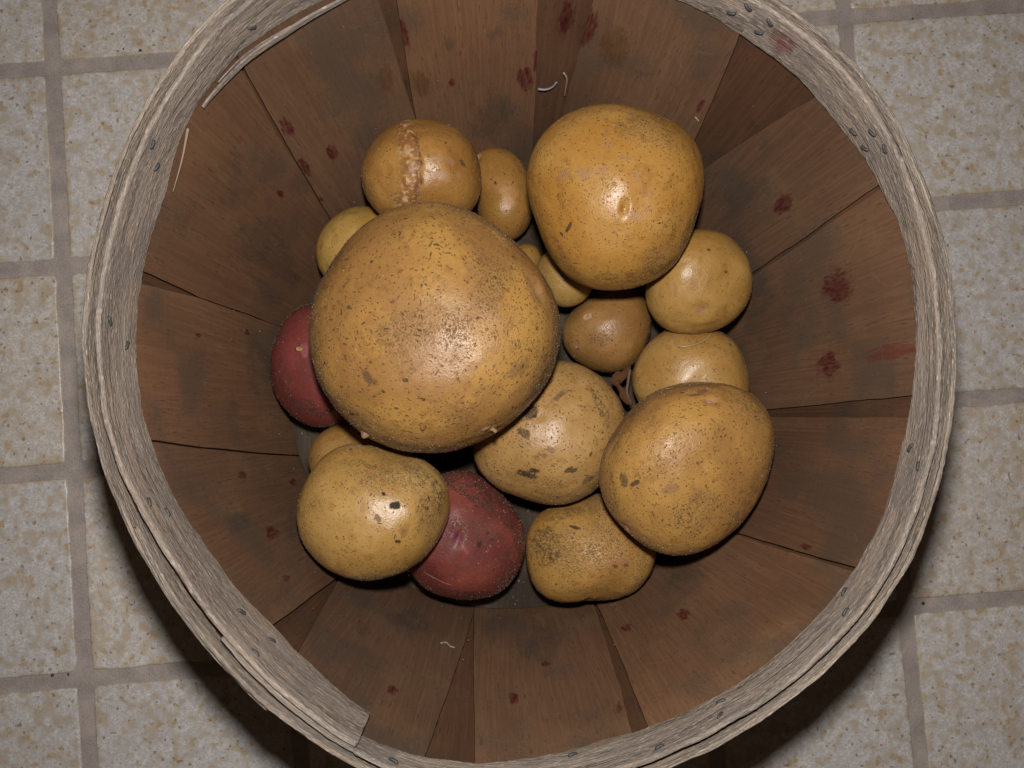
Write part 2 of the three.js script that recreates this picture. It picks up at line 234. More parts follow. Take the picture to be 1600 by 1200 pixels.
function band(d0, d1, n, section) {                                          // section(deg, progress) -> closed ring of [radius, y]
  const P = [], U = [], I = []; let len = 0, m = 0, last = null;
  for (let i = 0; i <= n; i++) {
    const deg = mix(d0, d1, i / n), a = deg * RAD, ring = section(deg, i / n); m = ring.length;
    const c = [ring[0][0] * Math.cos(a), ring[0][0] * Math.sin(a)]; if (last) len += Math.hypot(c[0] - last[0], c[1] - last[1]); last = c;
    ring.forEach(([r, y], k) => { const back = k > 3 && k < 11; P.push(r * Math.cos(a), y, r * Math.sin(a)); U.push(len / 0.62, back ? -(Math.min(0.003, 0.0006 * (k - 3)) + Math.max(0, TOP - 0.0015 - y)) / 0.06 : (TOP - y) / 0.06); });
  }
  for (let i = 0; i < n; i++) for (let k = 0; k < m - 1; k++) { const a = i * m + k, b = a + 1, c = a + m, d = c + 1; d1 > d0 ? I.push(a, c, b, b, c, d) : I.push(a, b, c, b, d, c); }
  for (const [o, f] of [[0, d1 > d0], [n * m, d1 < d0]]) for (let k = 1; k < m - 2; k++) f ? I.push(o, o + k, o + k + 1) : I.push(o, o + k + 1, o + k);
  const g = new THREE.BufferGeometry(); g.setAttribute('position', new THREE.Float32BufferAttribute(P, 3)); g.setAttribute('uv', new THREE.Float32BufferAttribute(U, 2)); g.setIndex(I); g.computeVertexNormals();
  return g;
}
const ringOf = (rin, rout, ylo, yhi, lean) => {                             // rounded strip: inner face, top, outer face, bottom
  const b = Math.min(0.0005, (rout - rin) * 0.25), at = (r, y) => [r + lean * (y - yhi), y], out = [];
  out.push(at(rin, (ylo + yhi) / 2), at(rin, yhi - b * 2.2), at(rin + b * 0.3, yhi - b), at(rin + b, yhi - b * 0.25), at((rin + rout) / 2, yhi), at(rout - b, yhi - b * 0.25), at(rout - b * 0.3, yhi - b), at(rout, yhi - b * 2.2), at(rout, (ylo + yhi) / 2), at(rout, ylo + b * 2), at(rout - b, ylo), at(rin + b, ylo), at(rin, ylo + b * 1.5), at(rin, mix(ylo, yhi, 0.25)), at(rin, (ylo + yhi) / 2));
  return out;
};
const SLOPE = 0.27;
const TH = 0.0026;
const innerHoop = (() => {
  const E0 = 113.2, E1 = 113.2 + 384;
  const g = band(E0, E1, 900, (deg, p) => {
    const d = ((deg + 180) % 360) - 180, a = deg * RAD, first = deg < 180, tail = deg > 473;
    const under = smooth(172, 146, deg);                                       // lies over the strip's own other end
    const low = (first ? tab(LOW2, deg) : tail ? mix(199, 200, p) : tab(LOW, d)) / 1000 + 0.0006 * (noise(deg * 0.5, 3, 1) - 0.5) + 0.0003 * (noise(deg * 3.1, 8, 1) - 0.5);
    const hi = TOP + 0.0008 * (noise(deg * 0.35, 1, 2) - 0.5) + 0.0005 * (noise(deg * 2.3, 5, 2) - 0.5) + (tail ? -0.002 : 0);
    const r = four(CT, a) - TH - (TH + 0.0003) * under + 0.0006 * (noise(deg * 0.25, 9, 9) - 0.5);
    return ringOf(r, r + TH, low, hi, SLOPE);
  });
  const p = g.attributes.position, c = new Float32Array(p.count * 3).fill(1);         // a berry stain soaked into the hoop
  for (let i = 0; i < p.count; i++) { const x = p.getX(i), y = p.getY(i), z = p.getZ(i), a = Math.atan2(z, x) / RAD; const d = Math.hypot((a + 50.6) / 1.9, (y - 0.2) / 0.0075) + 1.3 * (noise(a * 1.6, y * 700, 4) - 0.5), k = 0.75 * smooth(1.1, 0.5, d); c[i * 3] = mix(1, 0.62, k); c[i * 3 + 1] = mix(1, 0.22, k); c[i * 3 + 2] = mix(1, 0.27, k); }
  g.setAttribute('color', new THREE.BufferAttribute(c, 3)); const stained = hoopMat.clone(); stained.vertexColors = true; stained.name = 'stained_hoop';
  return mesh('inner_hoop', g, stained, basket);
})();
const outerHoop = (() => {
  const g = band(156.6, 126 - 360, 620, (deg) => {
    const a = deg * RAD, inside = smooth(92, 120, deg), tail = smooth(-192, -234, deg);
    const base = Math.max(four(CO, a), four(CT, a) + 0.0062) + 0.0007 * (noise((deg + 400) * 0.22, 4, 6) - 0.5);
    const r = base - (0.0024 + 0.0002) * inside - tail * 0.0011, th = mix(0.0023, 0.0012, tail);
    const hi = TOP - 0.0012 + 0.0010 * (noise((deg + 400) * 0.3, 2, 4) - 0.5) + 0.0008 * (noise((deg + 400) * 1.7, 6, 4) - 0.5) - 0.003 * tail, low = TOP - 0.031 + 0.001 * (noise((deg + 400) * 0.5, 1, 7) - 0.5);
    return ringOf(r - th, r, low, hi, SLOPE * 0.9);
  });
  return mesh('outer_hoop', g, outerMat, basket);
})();
{
  // staples through the inner hoop
  const steel = new THREE.MeshStandardMaterial({ color: new THREE.Color().setRGB(0.055, 0.055, 0.055), metalness: 0.5, roughness: 0.6, name: 'dull_staple_wire' });
  const r = rng(9), wire = tube([[-0.0019, -0.0011, 0], [-0.0016, 0.0003, 0], [0, 0.0006, 0], [0.0016, 0.0003, 0], [0.0019, -0.0011, 0]], 0.00075, 1, 18, 6);
  for (const [deg, y] of [[-57.5, 208], [-59.1, 200], [-53.9, 207], [-54.4, 198], [-33.3, 205], [-35, 195], [-30.5, 207], [-32.2, 196], [12.2, 199], [14.7, 207], [35.2, 196], [37.7, 206], [59.5, 198], [60.8, 207], [107.8, 208], [82.4, 193], [70.4, 208], [159.1, 206], [156.9, 197], [138.2, 193], [131.9, 190], [132.3, 207], [-174.6, 206], [-177.5, 193], [-149.7, 207], [-151.8, 198], [-128.7, 199]]) {
    const a = deg * RAD, yy = y / 1000, d = deg < 180 && deg > 113 ? smooth(172, 146, deg) : 0, rr = four(CT, a) - TH - (TH + 0.0003) * d - SLOPE * (TOP - yy);
    const m = mesh('staple', wire, steel, innerHoop); m.position.set(rr * Math.cos(a), yy, rr * Math.sin(a));
    const inn = new THREE.Vector3(-Math.cos(a), 0.27, -Math.sin(a)).normalize(), along = new THREE.Vector3(-Math.sin(a), 0, Math.cos(a)).applyAxisAngle(inn, (r() - 0.5) * 1.4), side = new THREE.Vector3().crossVectors(along, inn);
    m.quaternion.setFromRotationMatrix(new THREE.Matrix4().makeBasis(along, inn, side));
  }
  // slivers split from the inner hoop
  const pale = new THREE.MeshStandardMaterial({ color: new THREE.Color().setRGB(0.22, 0.16, 0.11), roughness: 0.9, name: 'pale_split_wood' });
  const strip = (d0, d1, lo, hi, inset, thick) => { const f = (out) => (s, t) => { const deg = mix(d0, d1, s), a = deg * RAD, w = Math.sin(Math.PI * clamp(0.04 + 0.92 * s)) ** 0.5, y = tab(LOW, deg) / 1000 + mix(lo(s), hi(s) , 0.5 + (t - 0.5) * w), q = wallR(a, y) - inset(s) + out; return [q * Math.cos(a), y, q * Math.sin(a), (d0 - deg) * 0.0052, 0.2 + t * 0.06]; }; return slab(f(0), f(thick), 50, 3); };
  mesh('splinter', strip(-141, -112, (s) => -0.0030 + 0.002 * s, (s) => -0.0006 + 0.002 * s, (s) => 0.0034 + 0.0022 * Math.sin(Math.PI * s), 0.0011), hoopMat, innerHoop);
  mesh('splinter', strip(-137, -124, (s) => 0.0008 - 0.0015 * s, (s) => 0.0016 - 0.0015 * s, (s) => 0.0042, 0.0006), hoopMat, innerHoop);
  mesh('splinter', tube([[-0.1534, 0.195, -0.1085], [-0.1581, 0.1868, -0.0958], [-0.1632, 0.1823, -0.0815]], 0.0007, 0.2, 40), pale, innerHoop);
  // the round bottom board, grey with soil
  const P = new Paint(1024, 1024);
  for (let i = 0; i < 1024 * 1024; i++) { const X = (i % 1024) / 1024 * 0.29, Y = (i / 1024 | 0) / 1024 * 0.29, g = fbm(X * 700, Y * 22, 5, 3), s = noise(X * 2600, Y * 2600, 1), d = fbm(X * 40, Y * 40, 3, 3); const k = 0.7 + 0.6 * g; P.c.set([0.075 * k, 0.055 * k, 0.04 * k], i * 3); P.blend(i, [0.036, 0.028, 0.020], 0.9 * smooth(0.3, 0.6, d + 0.25 * (s - 0.5))); P.blend(i, [0.13, 0.115, 0.095], 0.5 * smooth(0.8, 0.95, s)); P.b[i] = 0.5 + 0.4 * (g - 0.5) + 0.4 * (s - 0.5); P.r[i] = 0.85; }
  const g = new THREE.CylinderGeometry(RB - 0.002, RB - 0.003, 0.006, 96); const u = g.attributes.uv, p = g.attributes.position; for (let i = 0; i < u.count; i++) u.setXY(i, p.getX(i) / 0.29 + 0.5, p.getZ(i) / 0.29 + 0.5);
  const b = mesh('bottom_board', g, P.material(0.0006, { specularIntensity: 0.1 }), basket); b.position.y = BOT - 0.003;
}
console.log('basket done');

// ---------------------------------------------------------------- potatoes: place (m), half height (m), radius in plan every 15 degrees (mm)
const SHAPES = {
  red_left: { at: [-0.1071, 0.0445, -0.0111], c: 0.0323, rho: [31.9, 31.9, 32.8, 33.5, 34.0, 34.7, 35.9, 36.9, 37.0, 36.3, 35.7, 35.3, 35.2, 35.4, 36.4, 38.0, 39.3, 39.3, 38.4, 37.6, 37.4, 36.9, 35.4, 33.3] },
  behind_left: { at: [-0.0879, 0.0415, 0.0439], c: 0.0246, rho: [30.7, 30.5, 29.0, 26.6, 24.2, 22.4, 21.8, 22.5, 24.4, 26.8, 29.1, 30.7, 31.3, 30.7, 29.1, 26.8, 24.3, 22.2, 21.0, 21.0, 22.3, 24.5, 27.2, 29.5] },
  yellow_left: { at: [-0.0891, 0.0415, -0.0813], c: 0.0246, rho: [28.1, 28.6, 29.1, 29.3, 29.0, 28.4, 27.8, 27.2, 27.0, 27.1, 27.4, 27.4, 27.3, 26.8, 26.4, 26.0, 26.0, 26.4, 26.8, 27.3, 27.5, 27.6, 27.6, 27.7] },
  red_bottom: { at: [-0.0236, 0.046, 0.0883], c: 0.0336, rho: [32.6, 33.7, 35.0, 36.5, 37.6, 37.8, 37.6, 38.0, 39.3, 40.7, 40.8, 39.4, 37.3, 35.7, 35.7, 37.1, 38.6, 39.0, 37.4, 34.4, 31.5, 30.1, 30.4, 31.5] },
  bottom_mid: { at: [0.0469, 0.0445, 0.0969], c: 0.0322, rho: [39.3, 38.8, 37.2, 35.3, 33.0, 30.7, 29.8, 31.7, 35.5, 38.4, 38.9, 37.9, 37.5, 37.9, 37.0, 34.0, 30.6, 29.6, 31.3, 33.7, 34.8, 35.3, 36.3, 38.1] },
  small_upper: { at: [-0.0042, 0.036, -0.1174], c: 0.0215, rho: [18.5, 19.6, 21.5, 23.9, 26.3, 28.0, 28.2, 26.7, 23.8, 20.4, 17.7, 16.7, 17.9, 20.8, 24.6, 28.0, 30.0, 30.1, 28.6, 26.1, 23.3, 20.9, 19.2, 18.4] },
  scab: { at: [-0.0518, 0.079, -0.1194], c: 0.0302, rho: [34.1, 35.3, 36.1, 35.0, 32.7, 30.7, 30.4, 31.5, 32.8, 33.6, 34.1, 34.3, 34.0, 33.1, 32.1, 31.5, 31.2, 30.7, 30.0, 30.1, 31.2, 32.6, 33.4, 33.5] },
  tiny_hidden: { at: [0.008, 0.0245, -0.0772], c: 0.0124, rho: [13.4, 13.6, 14.0, 14.3, 14.3, 14.1, 13.6, 13.0, 12.5, 12.1, 11.8, 11.4, 10.9, 10.4, 10.0, 10.0, 10.5, 11.3, 12.2, 13.1, 13.6, 13.7, 13.5, 13.4] },
  mid_brown: { at: [0.059, 0.0385, -0.0347], c: 0.026, rho: [26.5, 25.8, 25.8, 26.3, 26.7, 26.7, 26.3, 26.0, 26.1, 26.6, 27.3, 27.6, 27.0, 25.5, 23.5, 22.0, 21.7, 22.8, 25.1, 27.6, 29.5, 30.0, 29.3, 27.8] },
  tiny: { at: [0.0314, 0.054, -0.0632], c: 0.0152, rho: [18.0, 18.3, 18.2, 18.0, 17.7, 17.4, 17.1, 16.5, 15.7, 14.9, 14.3, 14.3, 15.0, 16.2, 17.5, 18.3, 18.4, 17.7, 16.6, 15.6, 15.2, 15.5, 16.3, 17.2] },
  right_low: { at: [0.1062, 0.055, -0.0051], c: 0.0284, rho: [34.1, 35.6, 36.3, 35.0, 32.3, 30.0, 29.2, 29.8, 31.1, 32.6, 33.9, 34.5, 34.1, 32.9, 31.9, 31.2, 30.7, 29.9, 29.6, 30.3, 31.8, 33.0, 33.2, 33.3] },
  right_small: { at: [0.1076, 0.075, -0.0583], c: 0.0274, rho: [31.1, 30.9, 30.6, 30.2, 29.9, 29.9, 30.5, 31.5, 32.7, 33.2, 32.6, 31.3, 29.9, 29.0, 28.8, 29.0, 29.2, 29.5, 29.8, 30.2, 30.6, 30.9, 31.1, 31.2] },
  speckled: { at: [0.0215, 0.063, 0.0277], c: 0.0367, rho: [45.8, 45.0, 43.8, 43.3, 43.5, 43.2, 42.1, 41.3, 42.1, 44.2, 45.6, 44.7, 42.3, 40.1, 39.1, 39.0, 39.2, 39.8, 40.9, 42.2, 43.3, 44.0, 44.7, 45.6] },
  lower_left: { at: [-0.0767, 0.0905, 0.0722], c: 0.034, rho: [42.1, 40.4, 38.9, 37.8, 37.2, 37.0, 37.4, 38.1, 38.9, 39.8, 40.9, 41.5, 41.2, 40.4, 39.9, 40.1, 40.0, 38.5, 36.0, 34.7, 36.0, 39.3, 42.2, 43.1] },
  lower_right: { at: [0.0939, 0.101, 0.0488], c: 0.0381, rho: [46.1, 43.4, 42.1, 42.0, 42.8, 44.8, 46.9, 47.9, 47.6, 47.1, 47.5, 47.9, 47.0, 45.0, 43.5, 43.6, 44.6, 45.6, 46.8, 49.2, 52.6, 54.8, 53.9, 50.3] },
  upper_right: { at: [0.0548, 0.1105, -0.0982], c: 0.0418, rho: [47.7, 46.0, 46.5, 48.3, 49.6, 50.1, 50.4, 50.7, 49.9, 47.7, 45.5, 44.9, 46.7, 49.4, 51.4, 52.1, 52.0, 51.4, 50.4, 49.9, 50.5, 51.7, 52.1, 50.4] },
  big: { at: [-0.0426, 0.1175, -0.0245], c: 0.0524, rho: [67.1, 66.7, 65.2, 64.0, 63.6, 64.2, 65.2, 65.9, 66.1, 66.1, 66.2, 66.1, 65.6, 64.9, 64.6, 65.4, 67.0, 68.3, 68.1, 66.2, 64.1, 63.4, 64.4, 66.1] },
};
const CREAM = [0.53, 0.300, 0.076], GOLD = [0.47, 0.238, 0.046], TAN = [0.40, 0.212, 0.062], SOIL_AND_SHADE = [0.040, 0.030, 0.021], CORK = [0.33, 0.175, 0.085], PINK = [0.50, 0.27, 0.17], DARK = [0.035, 0.026, 0.02];
const SMEAR = [0.17, 0.082, 0.030], RED = [0.27, 0.062, 0.052], RED2 = [0.165, 0.034, 0.034], PURPLE = [0.14, 0.012, 0.06];
// marks sit at a place on the crown, given as a share of the way out from its middle (x, z); sizes in mm; long dark rim marks are soil with flank shade painted in
const LOOK = {
  big: { label: 'largest yellow potato on top of the pile, speckled with soil, with two pale sprouts', skin: [TAN, CREAM], flecks: 5200, long: 1.15, dirt: 0.70, blots: 900, lean: [0.0105, 0.009], size: [1536, 768], seg: [150, 220],
    eyes: [[0.77, -0.29, 9, 1.3, 6, -50], [0.41, 0.79, 7, 1.0, 4, 0]],
    marks: [[0.77, -0.29, 9, 4, -55, PINK, 0.4], [0.80, -0.25, 5, 2, -55, CORK, 0.6], [0.70, -0.36, 7, 2.5, -50, CORK, 0.7], [-0.25, 0.42, 16, 9, 20, CORK, 0.35], [-0.05, 0.1, 10, 6, 0, CORK, 0.5], [0.47, 0.83, 9, 5, -30, SOIL_AND_SHADE, 0.8], [0.36, 0.78, 4, 4, 0, PINK, 0.6], [-0.55, 0.35, 5, 3, 30, SOIL_AND_SHADE, 0.6], [0.56, 0.28, 6, 5, 10, SOIL_AND_SHADE, 0.35], [-0.62, 0.7, 16, 7, 40, SOIL_AND_SHADE, 0.6], [0.72, 0.6, 26, 8, -52, SOIL_AND_SHADE, 0.65], [0.9, 0.2, 20, 8, -80, SOIL_AND_SHADE, 0.5], [-0.9, 0.3, 26, 7, 75, SOIL_AND_SHADE, 0.5], [-0.2, 0.93, 30, 6, 8, SOIL_AND_SHADE, 0.6], [-0.85, -0.4, 20, 8, 110, SOIL_AND_SHADE, 0.4], [0.3, -0.92, 24, 6, 15, SOIL_AND_SHADE, 0.4], [0.1, 0.62, 14, 8, 0, SOIL_AND_SHADE, 0.35], [-0.45, 0.1, 20, 12, 20, SMEAR, 0.45], [-0.1, -0.3, 20, 10, 40, SMEAR, 0.35]] },
  upper_right: { label: 'large clean yellow potato with a deep navel-like eye in its shiny crown', skin: [GOLD, CREAM], flecks: 3600, long: 0.85, dirt: 0.42, blots: 30, scabs: 46, lean: [0.002, 0.003], size: [1536, 768], seg: [150, 220],
    eyes: [[-0.04, 0.25, 4.5, 2.2, 2.2, 80], [0.06, 0.22, 12, 0.8, 9, 20]],
    marks: [[-0.06, 0.25, 2.6, 1.2, 80, [0.33, 0.12, 0.03], 0.8], [-0.62, 0.46, 5, 1.3, 110, DARK, 0.8], [-0.68, 0.52, 1.6, 1, 0, DARK, 0.8], [0.3, -0.86, 14, 4, 10, [0.30, 0.13, 0.03], 0.6], [-0.66, -0.14, 6, 3, -20, CORK, 0.7], [-0.46, -0.13, 4, 3, 0, CORK, 0.7], [-0.28, -0.14, 6, 2, 0, CORK, 0.6], [0.08, 0.34, 4, 3, 0, CORK, 0.5], [0.75, 0.55, 22, 9, -50, SOIL_AND_SHADE, 0.55], [0.1, 0.93, 26, 7, 0, SOIL_AND_SHADE, 0.5], [-0.55, 0.78, 20, 6, 40, SOIL_AND_SHADE, 0.4], [-0.95, 0.0, 16, 5, 90, SMEAR, 0.5]] },
  lower_right: { label: 'large oval yellow potato with a pink eye, lying against the basket wall over two others', skin: [TAN, CREAM], flecks: 3600, long: 0.9, dirt: 0.63, blots: 260, lean: [-0.008, -0.011], size: [1536, 768], seg: [140, 200],
    eyes: [[0.26, -0.57, 4, 0.9, 3, 0], [0.12, -0.74, 7, 0.8, 4, 0], [-0.72, 0.67, 7, 1.0, 3, 40]],
    marks: [[0.26, -0.57, 3.0, 2.2, 0, [0.45, 0.21, 0.14], 0.6], [0.17, -0.76, 4, 3, 0, [0.17, 0.075, 0.045], 0.8], [0.10, -0.70, 5, 2, 0, [0.17, 0.075, 0.045], 0.7], [-0.33, -0.84, 7, 3, -20, [0.28, 0.14, 0.06], 0.7], [-0.72, 0.67, 6.5, 2.4, 45, [0.50, 0.26, 0.18], 0.85], [-0.71, 0.22, 4, 4, 0, SOIL_AND_SHADE, 0.7], [-0.58, 0.29, 4, 1.4, -20, DARK, 0.8], [-0.18, 0.4, 7, 2.5, -10, [0.2, 0.1, 0.05], 0.5], [0.55, 0.72, 8, 6, -30, SOIL_AND_SHADE, 0.5], [-0.75, -0.45, 20, 6, -55, SOIL_AND_SHADE, 0.5], [0.2, -0.9, 26, 6, 8, SOIL_AND_SHADE, 0.45], [-0.85, 0.3, 14, 5, 80, SOIL_AND_SHADE, 0.4], [-0.3, 0.1, 18, 10, -30, SMEAR, 0.4], [0.75, 0.45, 18, 7, -60, SOIL_AND_SHADE, 0.4]] },
  lower_left: { label: 'smooth bright yellow potato with one black fleck near its highlight, over a red potato', skin: [[0.47, 0.275, 0.072], [0.56, 0.36, 0.115]], flecks: 1500, long: 0.8, dirt: 0.42, blots: 70, lean: [0.0075, 0.002], size: [1024, 512], seg: [110, 160],
    eyes: [[0.55, -0.4, 4, 0.5, 3, 0]],
    marks: [[0.20, -0.17, 3.4, 2.8, 0, DARK, 1], [0.06, -0.36, 1.5, 1.4, 0, DARK, 1], [0.16, -0.37, 2.6, 2, 0, [0.4, 0.16, 0.05], 0.5], [0.27, 0.34, 2.4, 1.4, 25, DARK, 0.9], [-0.04, 0.0, 2.5, 1.6, 60, DARK, 0.6], [0.84, -0.22, 9, 8, 0, SOIL_AND_SHADE, 0.75], [0.68, -0.05, 11, 10, 0, SOIL_AND_SHADE, 0.36], [-0.15, -0.72, 16, 4, 10, SOIL_AND_SHADE, 0.45], [0.60, -0.6, 12, 6, 30, SOIL_AND_SHADE, 0.5], [-0.5, 0.1, 9, 6, 0, [0.36, 0.21, 0.06], 0.3]] },
  speckled: { label: 'pale speckled potato with large dark soil patches, tucked under the largest potato', skin: [[0.46, 0.27, 0.085], [0.58, 0.37, 0.135]], flecks: 2400, long: 1.2, dirt: 0.5, blots: 200, lean: [0, 0.002], size: [1024, 512], seg: [110, 160], eyes: [[-0.2, -0.24, 5, 0.8, 3, 0]],
    marks: [[-0.34, 0.58, 6.2, 3.4, 10, SOIL_AND_SHADE, 0.95], [-0.24, 0.52, 3, 2, 0, SOIL_AND_SHADE, 0.95], [0.25, 0.48, 3.6, 2.2, 0, SOIL_AND_SHADE, 0.9], [-0.30, -0.30, 7, 4, -30, SOIL_AND_SHADE, 0.85], [-0.38, 0.0, 6, 2.6, 30, SOIL_AND_SHADE, 0.75], [0.1, -0.5, 6, 2, -40, SOIL_AND_SHADE, 0.6], [0.62, -0.35, 10, 4, 60, SOIL_AND_SHADE, 0.7], [0.5, 0.62, 4, 3, 0, SOIL_AND_SHADE, 0.6], [0.15, 0.1, 16, 10, 0, CORK, 0.3], [-0.02, 0.22, 3, 2, 0, [0.2, 0.09, 0.035], 0.7], [-0.1, 0.3, 2.4, 1.6, 0, [0.2, 0.09, 0.035], 0.7]] },
  red_bottom: { label: 'round red potato with a purple slit eye on its crown', skin: [RED2, RED], red: true, flecks: 420, long: 0.7, dirt: 0.50, blots: 40, lean: [-0.008, -0.002], size: [1024, 512], seg: [100, 150], eyes: [[0.06, 0.03, 8, 2.0, 2.4, 62]],
    marks: [[0.04, 0.01, 4.6, 1.6, 66, PURPLE, 0.9], [0.11, 0.16, 5, 1.2, 66, [0.36, 0.11, 0.11], 0.4], [0.80, -0.28, 8, 6, 30, SOIL_AND_SHADE, 0.9], [0.38, 0.14, 2.4, 1.8, 100, SOIL_AND_SHADE, 0.85], [0.2, -0.72, 20, 9, 15, SOIL_AND_SHADE, 0.9], [-0.4, 0.62, 9, 0.7, 18, [0.42, 0.24, 0.16], 0.8], [0.5, -0.5, 9, 4, 40, SOIL_AND_SHADE, 0.6], [-0.2, 0.88, 26, 6, 8, SOIL_AND_SHADE, 0.7], [0.7, 0.5, 16, 9, -50, SOIL_AND_SHADE, 0.6], [0.93, 0.1, 14, 8, 90, SOIL_AND_SHADE, 0.7], [-0.5, -0.4, 12, 8, 0, SOIL_AND_SHADE, 0.3], [0.3, 0.45, 16, 9, 0, SOIL_AND_SHADE, 0.25]] },
  red_left: { label: 'dusty red potato with a pale nub, half under the largest potato', skin: [RED2, [0.22, 0.042, 0.045]], red: true, flecks: 300, long: 0.7, dirt: 0.60, blots: 60, lean: [0.003, 0.0], size: [768, 384], seg: [90, 130], eyes: [[-0.45, -0.22, 5, 1.0, 4, 0]],
    marks: [[-0.3, 0.72, 14, 7, 10, SOIL_AND_SHADE, 0.9], [-0.75, 0.2, 10, 14, 0, SOIL_AND_SHADE, 0.5], [-0.36, -0.2, 3, 5, 0, [0.38, 0.12, 0.15], 0.5], [-0.7, -0.5, 9, 8, 0, SOIL_AND_SHADE, 0.5]] },
  bottom_mid: { label: 'orange-yellow potato with a notched side, standing between the round red potato and the wall', skin: [[0.42, 0.215, 0.045], [0.50, 0.285, 0.072]], flecks: 800, long: 0.9, dirt: 0.47, blots: 60, lean: [0.009, 0.003], size: [1024, 512], seg: [100, 150], eyes: [[-0.13, 0.94, 7, 1.6, 3, 90]],
    marks: [[-0.45, -0.47, 3.2, 1.4, 25, DARK, 0.85], [-0.82, -0.1, 12, 14, 0, SOIL_AND_SHADE, 0.7], [-0.5, -0.72, 12, 6, -20, SOIL_AND_SHADE, 0.6], [0.15, 0.06, 7, 5, 0, [0.32, 0.14, 0.05], 0.5], [0.08, 0.12, 2, 1.2, 0, DARK, 0.7], [0.26, 0.1, 2, 1.2, 0, DARK, 0.6], [0.3, 0.7, 4, 2, 0, SOIL_AND_SHADE, 0.5]] },
  scab: { label: 'yellow potato with a long corky crack across it, leaning on the far wall', skin: [[0.36, 0.175, 0.040], [0.47, 0.255, 0.064]], flecks: 700, long: 0.8, dirt: 0.40, blots: 20, lean: [0.004, 0.002], size: [1024, 512], seg: [170, 260], eyes: [], crack: [[-0.24, -0.88], [-0.17, -0.5], [-0.12, 0.0], [-0.11, 0.45], [-0.19, 0.88]],
    marks: [[0.20, -0.05, 3.6, 2.6, 0, CORK, 0.85], [0.41, -0.03, 3.6, 2.4, 10, CORK, 0.85], [0.20, 0.18, 3, 2.6, 0, CORK, 0.85], [0.34, 0.23, 2.2, 3, 0, CORK, 0.8], [0.54, 0.18, 2.4, 1.8, 0, CORK, 0.7], [0.65, -0.03, 3.6, 2.2, 40, SOIL_AND_SHADE, 0.75], [0.3, -0.72, 12, 4, 10, [0.25, 0.11, 0.03], 0.6], [-0.28, -0.88, 4, 1.6, -45, [0.52, 0.36, 0.2], 0.9]] },
  small_upper: { label: 'small yellow potato wedged between the corky cracked potato and the navel-eyed one', skin: [[0.37, 0.19, 0.043], [0.47, 0.28, 0.08]], flecks: 500, long: 0.8, dirt: 0.44, blots: 20, lean: [0.002, 0.004], size: [768, 384], seg: [80, 120], eyes: [[-0.55, -0.7, 4, 0.7, 3, 0]], marks: [[-0.55, -0.75, 3, 2.4, 0, PINK, 0.8], [0.1, 0.05, 8, 6, 0, [0.42, 0.2, 0.05], 0.5]] },
  right_small: { label: 'small round yellow potato with clean shiny skin, beside the basket wall', skin: [[0.42, 0.235, 0.055], [0.50, 0.30, 0.085]], flecks: 260, long: 0.7, dirt: 0.34, blots: 10, lean: [-0.004, -0.006], size: [768, 384], seg: [100, 150], eyes: [[0.0, 0.70, 6, 1.2, 3, 0], [0.02, 0.86, 9, -0.9, 3, 0]],
    marks: [[0.0, 0.72, 4.2, 1.7, -18, [0.33, 0.14, 0.08], 0.8], [0.15, -0.28, 1.3, 1, 0, DARK, 0.8], [0.45, 0.1, 1.2, 1, 0, DARK, 0.7]] },
  right_low: { label: 'yellow potato with a clear thread lying on it, under the small clean round one', skin: [[0.42, 0.235, 0.06], [0.51, 0.305, 0.095]], flecks: 700, long: 0.8, dirt: 0.40, blots: 20, lean: [0.004, -0.002], size: [768, 384], seg: [90, 130], eyes: [], marks: [[0.88, -0.2, 4, 7, 0, CORK, 0.6]] },
  mid_brown: { label: 'small round brownish potato with one pale bud, shaded by the navel-eyed potato', skin: [[0.33, 0.17, 0.048], [0.43, 0.24, 0.078]], flecks: 500, long: 0.8, dirt: 0.46, blots: 30, lean: [0.0, 0.0], size: [768, 384], seg: [90, 130], eyes: [[-0.56, -0.21, 4, 0.5, 3, 0]], marks: [[-0.56, -0.21, 3, 2.6, 0, [0.52, 0.31, 0.2], 0.85], [0.3, 0.1, 5, 3, 20, CORK, 0.4]] },
  tiny: { label: 'tiny smooth yellow potato caught under the edge of the navel-eyed potato', skin: [[0.40, 0.245, 0.06], [0.50, 0.33, 0.105]], flecks: 120, long: 0.6, dirt: 0.34, blots: 6, lean: [0, 0], size: [768, 384], seg: [70, 100], eyes: [], marks: [[-0.7, -0.3, 4, 5, 0, [0.25, 0.12, 0.04], 0.5]] },
  tiny_hidden: { label: 'tiny potato almost hidden in the gap behind the largest potato', skin: [[0.38, 0.21, 0.05], [0.47, 0.28, 0.08]], flecks: 120, long: 0.6, dirt: 0.44, blots: 6, lean: [0, 0], size: [768, 384], seg: [60, 90], eyes: [], marks: [] },
  yellow_left: { label: 'plain yellow potato peeping out between the largest potato and the wall', skin: [[0.41, 0.245, 0.055], [0.50, 0.325, 0.085]], flecks: 260, long: 0.7, dirt: 0.36, blots: 10, lean: [0, 0], size: [768, 384], seg: [80, 120], eyes: [], marks: [[-0.1, -0.75, 3, 2, 0, [0.2, 0.11, 0.04], 0.5]] },
  behind_left: { label: 'brownish potato whose end shows behind the smooth bright yellow one', skin: [[0.36, 0.195, 0.05], [0.45, 0.26, 0.08]], flecks: 400, long: 0.8, dirt: 0.48, blots: 20, lean: [0, 0], size: [768, 384], seg: [80, 120], eyes: [], marks: [] },
};
const onCrown = (x, z) => new THREE.Vector3(x, Math.sqrt(Math.max(0.0004, 1 - x * x - z * z)), z).normalize();
